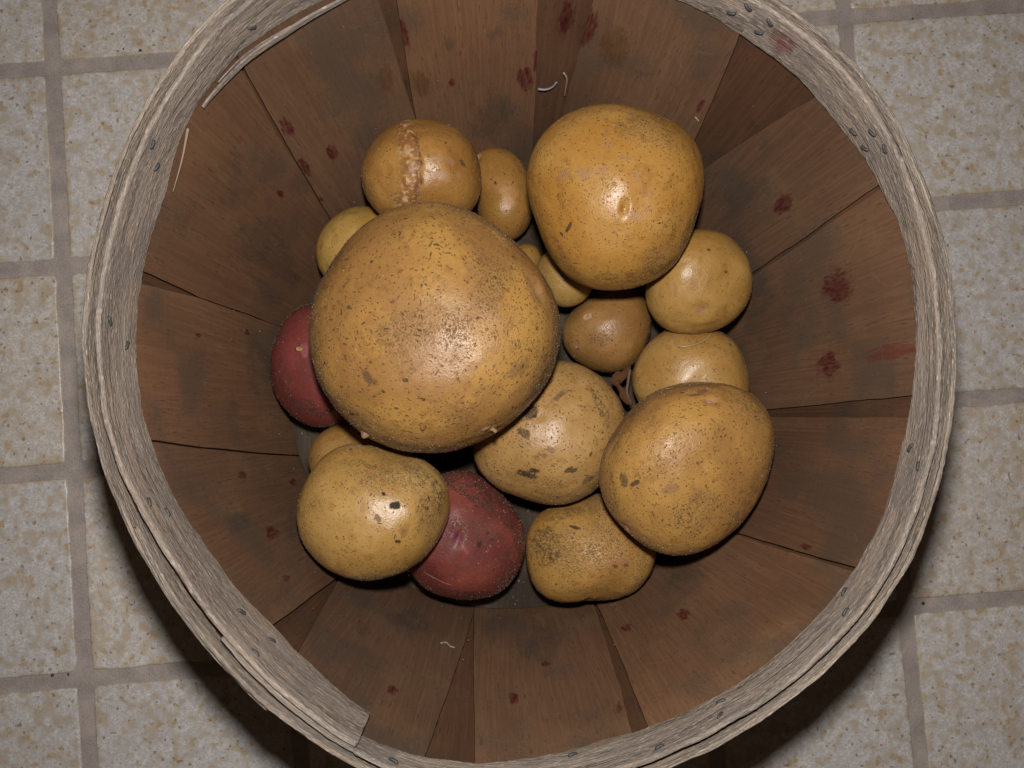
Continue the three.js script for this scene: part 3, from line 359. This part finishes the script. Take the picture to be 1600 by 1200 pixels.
function plan(S, phi) { const n = 24, f = ((phi / (2 * Math.PI) * n) % n + n) % n, i = Math.floor(f), t = f - i, g = (k) => S.rho[(i + k + n) % n]; const a = g(-1), b = g(0), c = g(1), d = g(2); return (b + 0.5 * t * (c - a + t * (2 * a - 5 * b + 4 * c - d + t * (3 * (b - c) + d - a)))) / 1000; }
const placedAt = {};
function potato(key, index) {
  const S = SHAPES[key], L = LOOK[key], R = S.rho.reduce((a, b) => a + b) / 24 / 1000, seed = index * 13.7, r = rng(900 + index);
  const eyes = L.eyes.map(([x, z, rad, depth, wide, ang]) => { const d = onCrown(x, z), e = new THREE.Vector3(1, 0, 0).addScaledVector(d, -d.x).normalize(), n = new THREE.Vector3().crossVectors(e, d); const c = Math.cos(ang * RAD), s = Math.sin(ang * RAD); return { d, a: e.clone().multiplyScalar(c).addScaledVector(n, -s), b: e.clone().multiplyScalar(s).addScaledVector(n, c), rad: rad / 1000, wide: wide / 1000, depth: depth / 1000 }; });
  const dr = rng(333 + index), dents = Array.from({ length: 9 }, () => { const yy = 0.1 + 0.9 * dr(), ph = dr() * 6.283, c = Math.sqrt(1 - yy * yy); return [c * Math.cos(ph), yy, c * Math.sin(ph), (dr() - 0.25) * 0.035 * R * (0.4 + yy * 0.6), 0.04 + 0.10 * dr()]; });
  const crack = L.crack?.map(([x, z]) => onCrown(x, z).multiplyScalar(R));
  const crackAt = (v) => {                                                     // signed distance across the crack and place along it
    let best = [9, 0]; const p = v.clone().multiplyScalar(R), q = new THREE.Vector3(), e = new THREE.Vector3();
    for (let i = 0; i < crack.length - 1; i++) { e.subVectors(crack[i + 1], crack[i]); q.subVectors(p, crack[i]); const t = clamp(q.dot(e) / e.lengthSq()); q.addScaledVector(e, -t); const d = q.length(); if (d < Math.abs(best[0])) best = [d * (q.x < 0 ? -1 : 1), i + t]; }
    return best;
  };
  const v = new THREE.Vector3(), w = new THREE.Vector3();
  const place = (x, y, z, out) => {
    const ce = Math.hypot(x, z), phi = Math.atan2(z, x), rho = plan(S, phi);
    const up = y > 0 ? y * y : 0;
    let k = 1 + 0.10 * (fbm(x * 1.6 + seed, y * 1.6, z * 1.6, 2) - 0.5) * Math.abs(y) + 0.017 * (fbm(x * 4.2 + seed, y * 5, z * 5, 2) - 0.5) + 0.0035 * (noise(x * 14, y * 14 + seed, z * 14) - 0.5);
    v.set(x, y, z);
    let d = 0;
    for (const e of eyes) { w.subVectors(v, e.d).multiplyScalar(R); const q = Math.hypot(w.dot(e.a) / e.rad, w.dot(e.b) / e.wide); d -= e.depth * Math.exp(-q * q * 1.6) - 0.16 * e.depth * Math.exp(-((q - 1.6) ** 2) * 3); }
    for (const e of dents) { const q = (v.x - e[0]) ** 2 + (v.y - e[1]) ** 2 + (v.z - e[2]) ** 2; d -= e[3] * Math.exp(-q / e[4]); }
    if (crack) { const [s, t] = crackAt(v), m = s * 1000, on = smooth(0, 0.3, t) * smooth(4, 3.8, t); const mw = m + 2.2 * (noise(x * 9, y * 9, z * 9) - 0.5); d += on * (0.0010 * Math.exp(-(((mw + 4.6) / 4.2) ** 2)) * (0.3 + 1.5 * fbm(x * 15, y * 15 + seed, z * 13, 2)) - 0.0015 * Math.exp(-((mw / 1.5) ** 2))); }
    k += d / R;
    return out.set(rho * Math.cos(phi) * ce * k + L.lean[0] * up, S.c * y * k, rho * Math.sin(phi) * ce * k + L.lean[1] * up);
  };
  // body: rings about a lying axis, so that the crowded ends of the print are at its sides
  const [na, nb] = L.seg, P = [], U = [], I = [], q = new THREE.Vector3();
  for (let i = 0; i <= na; i++) for (let j = 0; j <= nb; j++) { const al = i / na * Math.PI, be = (j / nb) * 2 * Math.PI - Math.PI; place(Math.cos(al), Math.sin(al) * Math.cos(be), Math.sin(al) * Math.sin(be), q); P.push(q.x, q.y, q.z); U.push(j / nb, i / na); }
  for (let i = 0; i < na; i++) for (let j = 0; j < nb; j++) { const a = i * (nb + 1) + j, b = a + 1, c = a + nb + 1, d = c + 1; if (i) I.push(a, b, c); if (i < na - 1) I.push(b, d, c); }
  const g = new THREE.BufferGeometry(); g.setAttribute('position', new THREE.Float32BufferAttribute(P, 3)); g.setAttribute('uv', new THREE.Float32BufferAttribute(U, 2)); g.setIndex(I); g.computeVertexNormals();
  { const n = g.attributes.normal; for (let i = 0; i <= na; i++) { const a = i * (nb + 1), b = a + nb; const s = new THREE.Vector3(n.getX(a) + n.getX(b), n.getY(a) + n.getY(b), n.getZ(a) + n.getZ(b)).normalize(); n.setXYZ(a, s.x, s.y, s.z); n.setXYZ(b, s.x, s.y, s.z); } for (let j = 0; j <= nb; j++) { n.setXYZ(j, 1, 0, 0); n.setXYZ(na * (nb + 1) + j, -1, 0, 0); } }
  // skin
  const tone = (c) => L.red ? [c[0] * 0.90, c[1] * 0.92, c[2] * 0.74] : [c[0] * 0.84, c[1] * 0.80, c[2] * 0.80];
  const [W, H] = L.size, T = new Paint(W, H);
  for (let i = 0; i < H; i++) {
    const al = (i + 0.5) / H * Math.PI, ca = Math.cos(al), sa = Math.sin(al);
    for (let j = 0; j < W; j++) {
      const be = (j + 0.5) / W * 2 * Math.PI - Math.PI, x = ca * R, y = sa * Math.cos(be) * R, z = sa * Math.sin(be) * R, n = i * W + j;
      const b1 = fbm(x * 42 + seed, y * 42, z * 42, 3), b2 = fbm(x * 220, y * 220 + seed, z * 220, 2), f = noise(x * 1250 + seed, y * 1250, z * 1250), gr = noise(x * 2700, y * 2700, z * 2700);
      const t = smooth(0.30, 0.70, b1), A = tone(L.skin[0]), B = tone(L.skin[1]), k = 0.80 + 0.16 * b2 + 0.16 * f + 0.12 * gr;
      T.c.set([mix(A[0], B[0], t) * k, mix(A[1], B[1], t) * k, mix(A[2], B[2], t) * k], n * 3);
      T.blend(n, L.red ? [0.11, 0.03, 0.03] : [0.235, 0.098, 0.020], 0.42 * smooth(0.56, 0.74, b2 + 0.14 * (f - 0.5)));        // russet bloom
      const m = fbm(x * 30 + seed + 50, y * 30, z * 30, 3) + 0.26 * (gr - 0.5) + 0.14 * (f - 0.5), dirt = smooth(0.78 - 0.42 * L.dirt, 0.90 - 0.42 * L.dirt, m);
      T.blend(n, [0.075, 0.050, 0.030], 0.66 * dirt * smooth(0.25, 0.7, gr + 0.35 * (f - 0.5)));
      T.b[n] = 0.5 + 0.14 * (f - 0.5) + 0.20 * (gr - 0.5) + 0.30 * (b2 - 0.5) + 0.15 * dirt * (gr - 0.3);
      T.s[n] = 1 - 0.75 * dirt * smooth(0.25, 0.7, gr + 0.35 * (f - 0.5));
      T.r[n] = (L.red ? 0.48 : 0.41) + 0.10 * (b2 - 0.5) + 0.34 * dirt + 0.06 * (f - 0.5);
    }
  }
  const stamp = (d, ra, rb, ang, col, a, rag, height, rough, id) => {          // a ragged spot of matter on the skin, sizes in metres
    const al = Math.acos(clamp(d.x, -1, 1)), be = Math.atan2(d.z, d.y), sa = Math.max(0.06, Math.sin(al)), big = Math.max(ra, rb) * (1 + rag), ci = al / Math.PI * H, cj = (be + Math.PI) / (2 * Math.PI) * W, di = big / R / Math.PI * H + 1, dj = big / (R * sa) / (2 * Math.PI) * W + 1;
    const ca = Math.cos(ang), sn = Math.sin(ang), mm = 1 / Math.max(ra, rb);
    for (let i = Math.max(0, Math.floor(ci - di)); i <= Math.min(H - 1, ci + di); i++) for (let jj = Math.floor(cj - dj); jj <= cj + dj; jj++) {
      const j = ((jj % W) + W) % W, p = (jj - cj) / W * 2 * Math.PI * R * sa, o = (i - ci) / H * Math.PI * R;
      // p runs with z and o against x on the crown
      const X = -o, Z = p, u = (X * ca + Z * sn) / ra, t = (-X * sn + Z * ca) / rb;
      let s = Math.hypot(u, t); if (s > 1 + rag) continue;
      if (rag > 0) s += rag * (fbm(p * mm * 2.2 + id, o * mm * 2.2, id, 3) - 0.5) * 2 + (rag > 0.3 ? 0.22 * (noise(p * 2600, o * 2600, id) - 0.5) : 0);
      const k = smooth(1, 0.62, s) * a * (col === SMEAR || (big > 0.0115 && (col === SOIL_AND_SHADE || col === CORK)) ? clamp(2.6 * (0.6 * noise(p * 1500 + id, o * 1500, 7) + 0.4 * noise(p * 620, o * 620 + id, 3) - 0.30)) : col === SOIL_AND_SHADE || col === CORK ? clamp(0.6 + 0.8 * noise(p * 1700 + id, o * 1700, 7)) : 1), n = i * W + j; if (k < 0.01) continue;
      T.blend(n, col, k); T.b[n] += height * k; T.r[n] = mix(T.r[n], rough, k); if (col === SOIL_AND_SHADE || col === SMEAR || col === DARK) T.s[n] *= 1 - 0.85 * k; else if (rough > 0.58) T.s[n] *= 1 - 0.5 * k;
    }
  };
  const dirOf = () => { const yy = r() * 1.5 - 0.5, ph = r() * 2 * Math.PI, c = Math.sqrt(1 - yy * yy); return new THREE.Vector3(c * Math.cos(ph), yy, c * Math.sin(ph)); };
  for (let k = 0; k < L.flecks; k++) {                                          // lenticels: short dark dashes, thicker in drifts
    const d = dirOf(), dens = fbm(d.x * 2.6 + seed, d.y * 2.6, d.z * 2.6, 3); if (dens < 0.36 + 0.26 * r() && r() < 0.6) continue;
    const len = (0.42 + 0.75 * r() * r()) * L.long / 1000, ang = r() * Math.PI;
    if (L.red) stamp(d, len * 0.9, len * 0.8, ang, [0.40, 0.22, 0.17], 0.35 + 0.4 * r(), 0, 0.15, 0.5, k);
    else stamp(d, len, (0.26 + 0.16 * r()) / 1000, ang, [0.05 + 0.06 * r(), 0.022 + 0.02 * r(), 0.009], 0.5 + 0.5 * r(), 0, -0.22, 0.6, k);
  }
  for (let k = 0; k < L.blots; k++) { const d = dirOf(); stamp(d, (0.4 + 1.5 * r() ** 3) / 1000, (0.3 + 0.9 * r() ** 3) / 1000, r() * 3.1, SOIL_AND_SHADE, 0.45 + 0.5 * r(), 0.55, 0.25, 0.85, k * 3.3); }
  for (let k = 0; k < L.blots / 4; k++) { const d = dirOf(); stamp(d, (1.5 + 3.5 * r()) / 1000, (0.8 + 1.8 * r()) / 1000, r() * 3.1, SMEAR, 0.3 + 0.35 * r(), 0.7, 0.1, 0.7, k * 5.1); }
  for (let k = 0; k < (L.scabs ?? 0); k++) { const d = dirOf(), s = (1.1 + 1.5 * r()) / 1000; stamp(d, s, s * (0.6 + 0.4 * r()), r() * 3.1, CORK, 0.6, 0.5, 0.2, 0.7, k); for (let m = 0; m < 4; m++) stamp(d.clone().add(new THREE.Vector3(r() - 0.5, r() - 0.5, r() - 0.5).multiplyScalar(1.6 * s / R)).normalize(), 0.0006, 0.0003, r() * 3, [0.12, 0.06, 0.03], 0.7, 0.2, -0.2, 0.7, m); }
  L.marks.forEach(([x, z, ra, rb, ang, col, a], k) => stamp(onCrown(x, z), ra / 1000, rb / 1000, ang * RAD, col, a, col === SOIL_AND_SHADE || col === CORK ? 0.6 : 0.35, col === SOIL_AND_SHADE ? 0.3 : 0.08, col === SOIL_AND_SHADE ? 0.9 : 0.55, k * 7.7 + seed));
  if (crack) for (let i = 0; i < H; i++) for (let j = 0; j < W; j++) {          // corky scales along the crack
    const al = (i + 0.5) / H * Math.PI, be = (j + 0.5) / W * 2 * Math.PI - Math.PI; v.set(Math.cos(al), Math.sin(al) * Math.cos(be), Math.sin(al) * Math.sin(be)); if (v.y < 0.05 || v.x > 0.25) continue;
    const [s, t] = crackAt(v), m = s * 1000 + 2.2 * (noise(v.x * 9, v.y * 9, v.z * 9) - 0.5) + 2.4 * (noise(v.x * 30, v.y * 30, v.z * 30) - 0.5), on = smooth(0, 0.15, t) * smooth(4, 3.9, t) * smooth(-12.5, -5, m) * smooth(1.6, 0.2, m); if (on < 0.02) continue;
    const cell = noise(v.x * 22 + 4, v.y * 22, v.z * 19), n = i * W + j; T.blend(n, cell > 0.55 ? [0.47, 0.31, 0.175] : [0.24, 0.10, 0.032], on * (0.12 + 0.75 * smooth(0.04, 0.16, Math.abs(cell - 0.55)))); T.blend(n, [0.13, 0.055, 0.02], 0.7 * smooth(1.4, 0.3, Math.abs(m)) * smooth(0, 0.3, t)); T.b[n] += on * 0.35 * smooth(0.45, 0.6, cell); T.r[n] = mix(T.r[n], 0.5, on);
  }
  const mat = T.material(0.0004, { specularIntensity: L.red ? 0.7 : 0.85 }); mat.name = L.red ? 'red_skin' : 'yellow_skin';
  const root = new THREE.Group(); root.name = numbered(L.red ? 'red_potato' : 'potato'); root.position.set(...S.at); scene.add(root);
  tag(root, L.label, 'potato', 'potatoes heaped in the basket');
  mesh('skin', g, mat, root);
  placedAt[key] = { root, S, R, place, at: (x, z, up = 0) => { const d = onCrown(x, z), o = place(d.x, d.y, d.z, new THREE.Vector3()); return o.addScaledVector(d, up); }, dir: onCrown };
  return root;
}
Object.keys(SHAPES).forEach((k, i) => potato(k, i));
console.log('potatoes done');
{
  // sprouts and nubs
  const bud = new THREE.MeshStandardMaterial({ color: new THREE.Color().setRGB(0.25, 0.145, 0.065), roughness: 0.6, name: 'pale_sprout' }), budTip = new THREE.MeshStandardMaterial({ color: new THREE.Color().setRGB(0.19, 0.105, 0.055), roughness: 0.75, name: 'pink_sprout' });
  const knob = (key, x, z, profile, tilt, m, name = 'sprout') => {
    const o = placedAt[key], g = new THREE.LatheGeometry(profile.map(([a, b]) => new THREE.Vector2(a / 1000, b / 1000)), 18), p = g.attributes.position;
    for (let i = 0; i < p.count; i++) { const k = 1 + 0.9 * (noise(p.getX(i) * 1100, p.getY(i) * 900, p.getZ(i) * 1100) - 0.5); p.setXYZ(i, p.getX(i) * k, p.getY(i), p.getZ(i) * k); }
    g.computeVertexNormals(); const k = mesh(name, g, m, o.root); k.position.copy(o.at(x, z, -0.0008)); k.quaternion.setFromUnitVectors(new THREE.Vector3(0, 1, 0), o.dir(x, z).add(new THREE.Vector3(...tilt)).normalize());
  };
  knob('big', 0.38, 0.79, [[4.6, -0.9], [3.6, 0.5], [2.4, 1.3], [1.0, 1.7], [0.01, 1.8]], [0, 0.2, 0], bud);
  knob('big', 0.45, 0.81, [[1.5, -1], [1.3, 1.0], [0.9, 1.8], [1.1, 2.8], [0.7, 3.4], [0.01, 3.6]], [0.9, 0, 0.2], budTip);
  knob('big', -0.53, 0.83, [[2.4, -1], [2.1, 1.2], [1.6, 2.4], [1.1, 3.3], [0.01, 3.7]], [-0.1, 0.1, 0.2], budTip);
  knob('red_left', -0.45, -0.22, [[2.2, -1], [1.7, 1], [1.2, 2.2], [1.3, 3.0], [0.01, 3.6]], [-0.2, 0, 0.2], bud);
  knob('mid_brown', -0.56, -0.21, [[2.4, -0.8], [1.8, 0.4], [0.8, 1.0], [0.01, 1.1]], [0, 0, 0], bud, 'bud');
  knob('lower_right', 0.26, -0.56, [[2.4, -0.6], [1.9, 0.5], [0.9, 1.0], [0.01, 1.1]], [0.3, 0, 0], new THREE.MeshStandardMaterial({ color: new THREE.Color().setRGB(0.30, 0.155, 0.09), roughness: 0.55, name: 'pink_bud' }), 'bud');
}

// ---------------------------------------------------------------- scraps in the basket
{
  const plain = (r, g, b, rough, name, more = {}) => new THREE.MeshStandardMaterial({ color: new THREE.Color().setRGB(r, g, b), roughness: rough, name, ...more });
  const scrap = (name, pts, rad, taper, m, label, category) => tag(mesh(name, tube(pts, rad, taper, 36, 7), m), label, category);
  scrap('thread_scrap', [[0.0137, 0.1, -0.1618], [0.0179, 0.1004, -0.1614], [0.0216, 0.1036, -0.1618], [0.0237, 0.1087, -0.1629]], 0.0007, 0.8, plain(0.19, 0.19, 0.20, 0.6, 'white_thread'), 'short curved white thread stuck on the dark narrow stave', 'thread');
  scrap('thread_scrap', [[-0.0398, 0.073, 0.1466], [-0.0367, 0.0701, 0.1467], [-0.0341, 0.0736, 0.1483], [-0.0316, 0.0739, 0.1489]], 0.0006, 0.6, plain(0.18, 0.175, 0.17, 0.7, 'grey_thread'), 'kinked pale grey thread on the wall beyond the round red potato', 'thread');
  scrap('straw_scrap', [[0.0265, 0.1181, -0.1649], [0.0286, 0.1139, -0.1633], [0.0288, 0.0982, -0.1586]], 0.0007, 0.4, plain(0.22, 0.155, 0.08, 0.8, 'dry_straw'), 'short bent straw at the edge of the dark narrow stave beside the white thread', 'straw');
  scrap('straw_scrap', [[0.097, 0.1227, -0.1396], [0.0980, 0.1221, -0.1388], [0.0993, 0.1213, -0.1376]], 0.0006, 0.5, plain(0.26, 0.19, 0.09, 0.8, 'straw_chip'), 'tiny yellow straw chip in the joint behind the navel-eyed potato', 'straw');
  // clear thread on the potato
  const o = placedAt.right_low, w = (x, z, up) => o.at(x, z, up).add(o.root.position).toArray();
  scrap('clear_thread', [w(-0.43, -0.66, 0.0005), w(-0.46, -0.52, 0.0007), w(-0.40, -0.44, 0.0006), w(-0.17, -0.49, 0.0006), w(0.05, -0.60, 0.0006), w(0.22, -0.70, 0.0012)], 0.0004, 1.2, new THREE.MeshPhysicalMaterial({ color: new THREE.Color().setRGB(0.42, 0.31, 0.18), roughness: 0.35, transmission: 0.45, thickness: 0, name: 'clear_thread' }), 'clear bent thread lying on the yellow potato under the small round one', 'thread');
  // withered leaf in the gap
  const leafMat = new THREE.MeshPhysicalMaterial({ color: new THREE.Color().setRGB(0.070, 0.033, 0.015), roughness: 1, specularIntensity: 0.15, side: THREE.DoubleSide, name: 'withered_leaf' }), leaf = new THREE.Group(); leaf.name = numbered('withered_leaf'); scene.add(leaf); tag(leaf, 'withered brown leaf scrap in the gap between four potatoes', 'leaf');
  const blade = (pts, wide, name) => { const c = new THREE.CatmullRomCurve3(pts.map((p) => new THREE.Vector3(...p))); const f = (side) => (s, t) => { const p = c.getPoint(t), d = c.getTangent(t), n = new THREE.Vector3(d.z, 0, -d.x).normalize(), wd = wide * Math.sin(Math.PI * clamp(0.08 + 0.86 * t)) * (0.7 + 0.6 * noise(t * 7, s * 2, 4)), q = (s - 0.5) * 2; p.addScaledVector(n, q * wd); p.y += -0.0016 * q * q + 0.0012 * noise(t * 9, s * 5, 2) + side; return [p.x, p.y, p.z, s, t]; }; mesh(name, slab(f(0.0002), f(-0.0002), 6, 18), leafMat, leaf); };
  blade([[0.0712, 0.0530, -0.0112], [0.0665, 0.056, -0.0055], [0.0628, 0.0555, -0.0030], [0.0640, 0.054, 0.0015]], 0.0034, 'leaf_blade');
  blade([[0.0630, 0.0545, -0.0010], [0.0660, 0.057, 0.0040], [0.0690, 0.0575, 0.0090], [0.0715, 0.0575, 0.0125]], 0.0026, 'leaf_blade');
  mesh('leaf_stalk', tube([[0.0705, 0.056, -0.0095], [0.0690, 0.058, -0.0020], [0.0684, 0.0575, 0.0050], [0.0712, 0.0575, 0.0120]], 0.0008, 0.7, 24, 6), plain(0.10, 0.06, 0.034, 0.9, 'dry_stalk'), leaf);
  // specks on the floor
  const crumbMat = plain(0.035, 0.026, 0.02, 0.95, 'dark_crumb');
  [[-0.2809, 0.1766, 0.0011], [-0.2712, 0.1763, 0.0008], [0.2651, 0.1354, 0.0011], [-0.2363, -0.2187, 0.0009], [-0.2473, -0.2194, 0.0006], [0.268, -0.247, 0.0007]].forEach(([x, z, s], i) => { const g = new THREE.IcosahedronGeometry(s, 1), p = g.attributes.position; for (let k = 0; k < p.count; k++) { const q = 0.6 + 0.8 * noise(p.getX(k) * 1300 + i * 9, p.getY(k) * 1300, p.getZ(k) * 1300); p.setXYZ(k, p.getX(k) * q, p.getY(k) * q * 0.7, p.getZ(k) * q); } g.computeVertexNormals(); const m = mesh('crumb', g, crumbMat); m.position.set(x, s * 0.4, z); tag(m, 'tiny dark crumb lying on the tiled floor', 'crumb', 'dark crumbs on the floor'); });
  tag(mesh('hair', tube([[0.3235, 0.0003, 0.0520], [0.3230, 0.0006, 0.0545], [0.3238, 0.0006, 0.0570], [0.3255, 0.0003, 0.0585]], 0.00025, 0.6, 24, 5), crumbMat), 'short dark curved hair lying on the tile beside the basket', 'hair');
  // loose grit on the walls, board and skins, crowded on potato flanks to put shade there: nobody could count it
  const grit = new THREE.IcosahedronGeometry(1, 0), mat = new THREE.MeshStandardMaterial({ roughness: 0.7, name: 'soil_grit_and_shade' }), r = rng(4242), spots = [];
  for (const [key, n] of [['big', 700], ['lower_right', 380], ['upper_right', 160], ['lower_left', 220], ['speckled', 300], ['red_bottom', 340], ['red_left', 240], ['bottom_mid', 260], ['scab', 90], ['right_small', 50], ['right_low', 90], ['mid_brown', 90], ['small_upper', 70]]) {
    const p = placedAt[key];
    for (let k = 0; k < n * 24; k++) { const ph = r() * 6.283, c = Math.sqrt(1 - (0.03 + 0.97 * r()) ** 2), x = c * Math.cos(ph), z = c * Math.sin(ph), d = onCrown(x, z); const drift = fbm(d.x * 2.4 + n, d.y * 2.4, d.z * 2.4, 3); if (r() > 0.10 + 1.5 * smooth(0.34, 0.62, drift) * (1 - d.y) ** 1.4) continue; spots.push([p.place(d.x, d.y, d.z, new THREE.Vector3()).add(p.root.position), (0.00013 + 0.00024 * r() * r()), r()]); }
  }
  for (let k = 0; k < 900; k++) { const a = r() * 6.283, y = 0.014 + 0.16 * r() * r(), q = wallR(a, y) - 0.0014; spots.push([new THREE.Vector3(q * Math.cos(a), y, q * Math.sin(a)), 0.00016 + 0.0003 * r() ** 3, r()]); }
  for (let k = 0; k < 2600; k++) { const a = r() * 6.283, q = Math.sqrt(r()) * 0.134; spots.push([new THREE.Vector3(q * Math.cos(a), BOT, q * Math.sin(a)), 0.0002 + 0.0014 * r() ** 4, r() * 0.97]); }
  const im = new THREE.InstancedMesh(grit, mat, spots.length), m4 = new THREE.Matrix4(), qn = new THREE.Quaternion(), sc = new THREE.Vector3(), col = new THREE.Color();
  spots.forEach(([p, s, t], i) => { qn.setFromEuler(new THREE.Euler(r() * 6, r() * 6, r() * 6)); sc.set(s * (0.7 + 0.7 * r()), s * (0.6 + 0.5 * r()), s); im.setMatrixAt(i, m4.compose(p, qn, sc)); const k = t < 0.66 ? [0.042, 0.030, 0.020] : t < 0.95 ? [0.14, 0.105, 0.07] : [0.30, 0.28, 0.25]; im.setColorAt(i, col.setRGB(...k)); });
  im.name = 'soil_grit_and_shade'; im.userData = { kind: 'stuff', label: 'fine soil and sand grit over the potatoes and basket, crowded on potato flanks as added shade', category: 'soil' }; im.castShadow = im.receiveShadow = true; scene.add(im);
}
renderer.render(scene, camera);
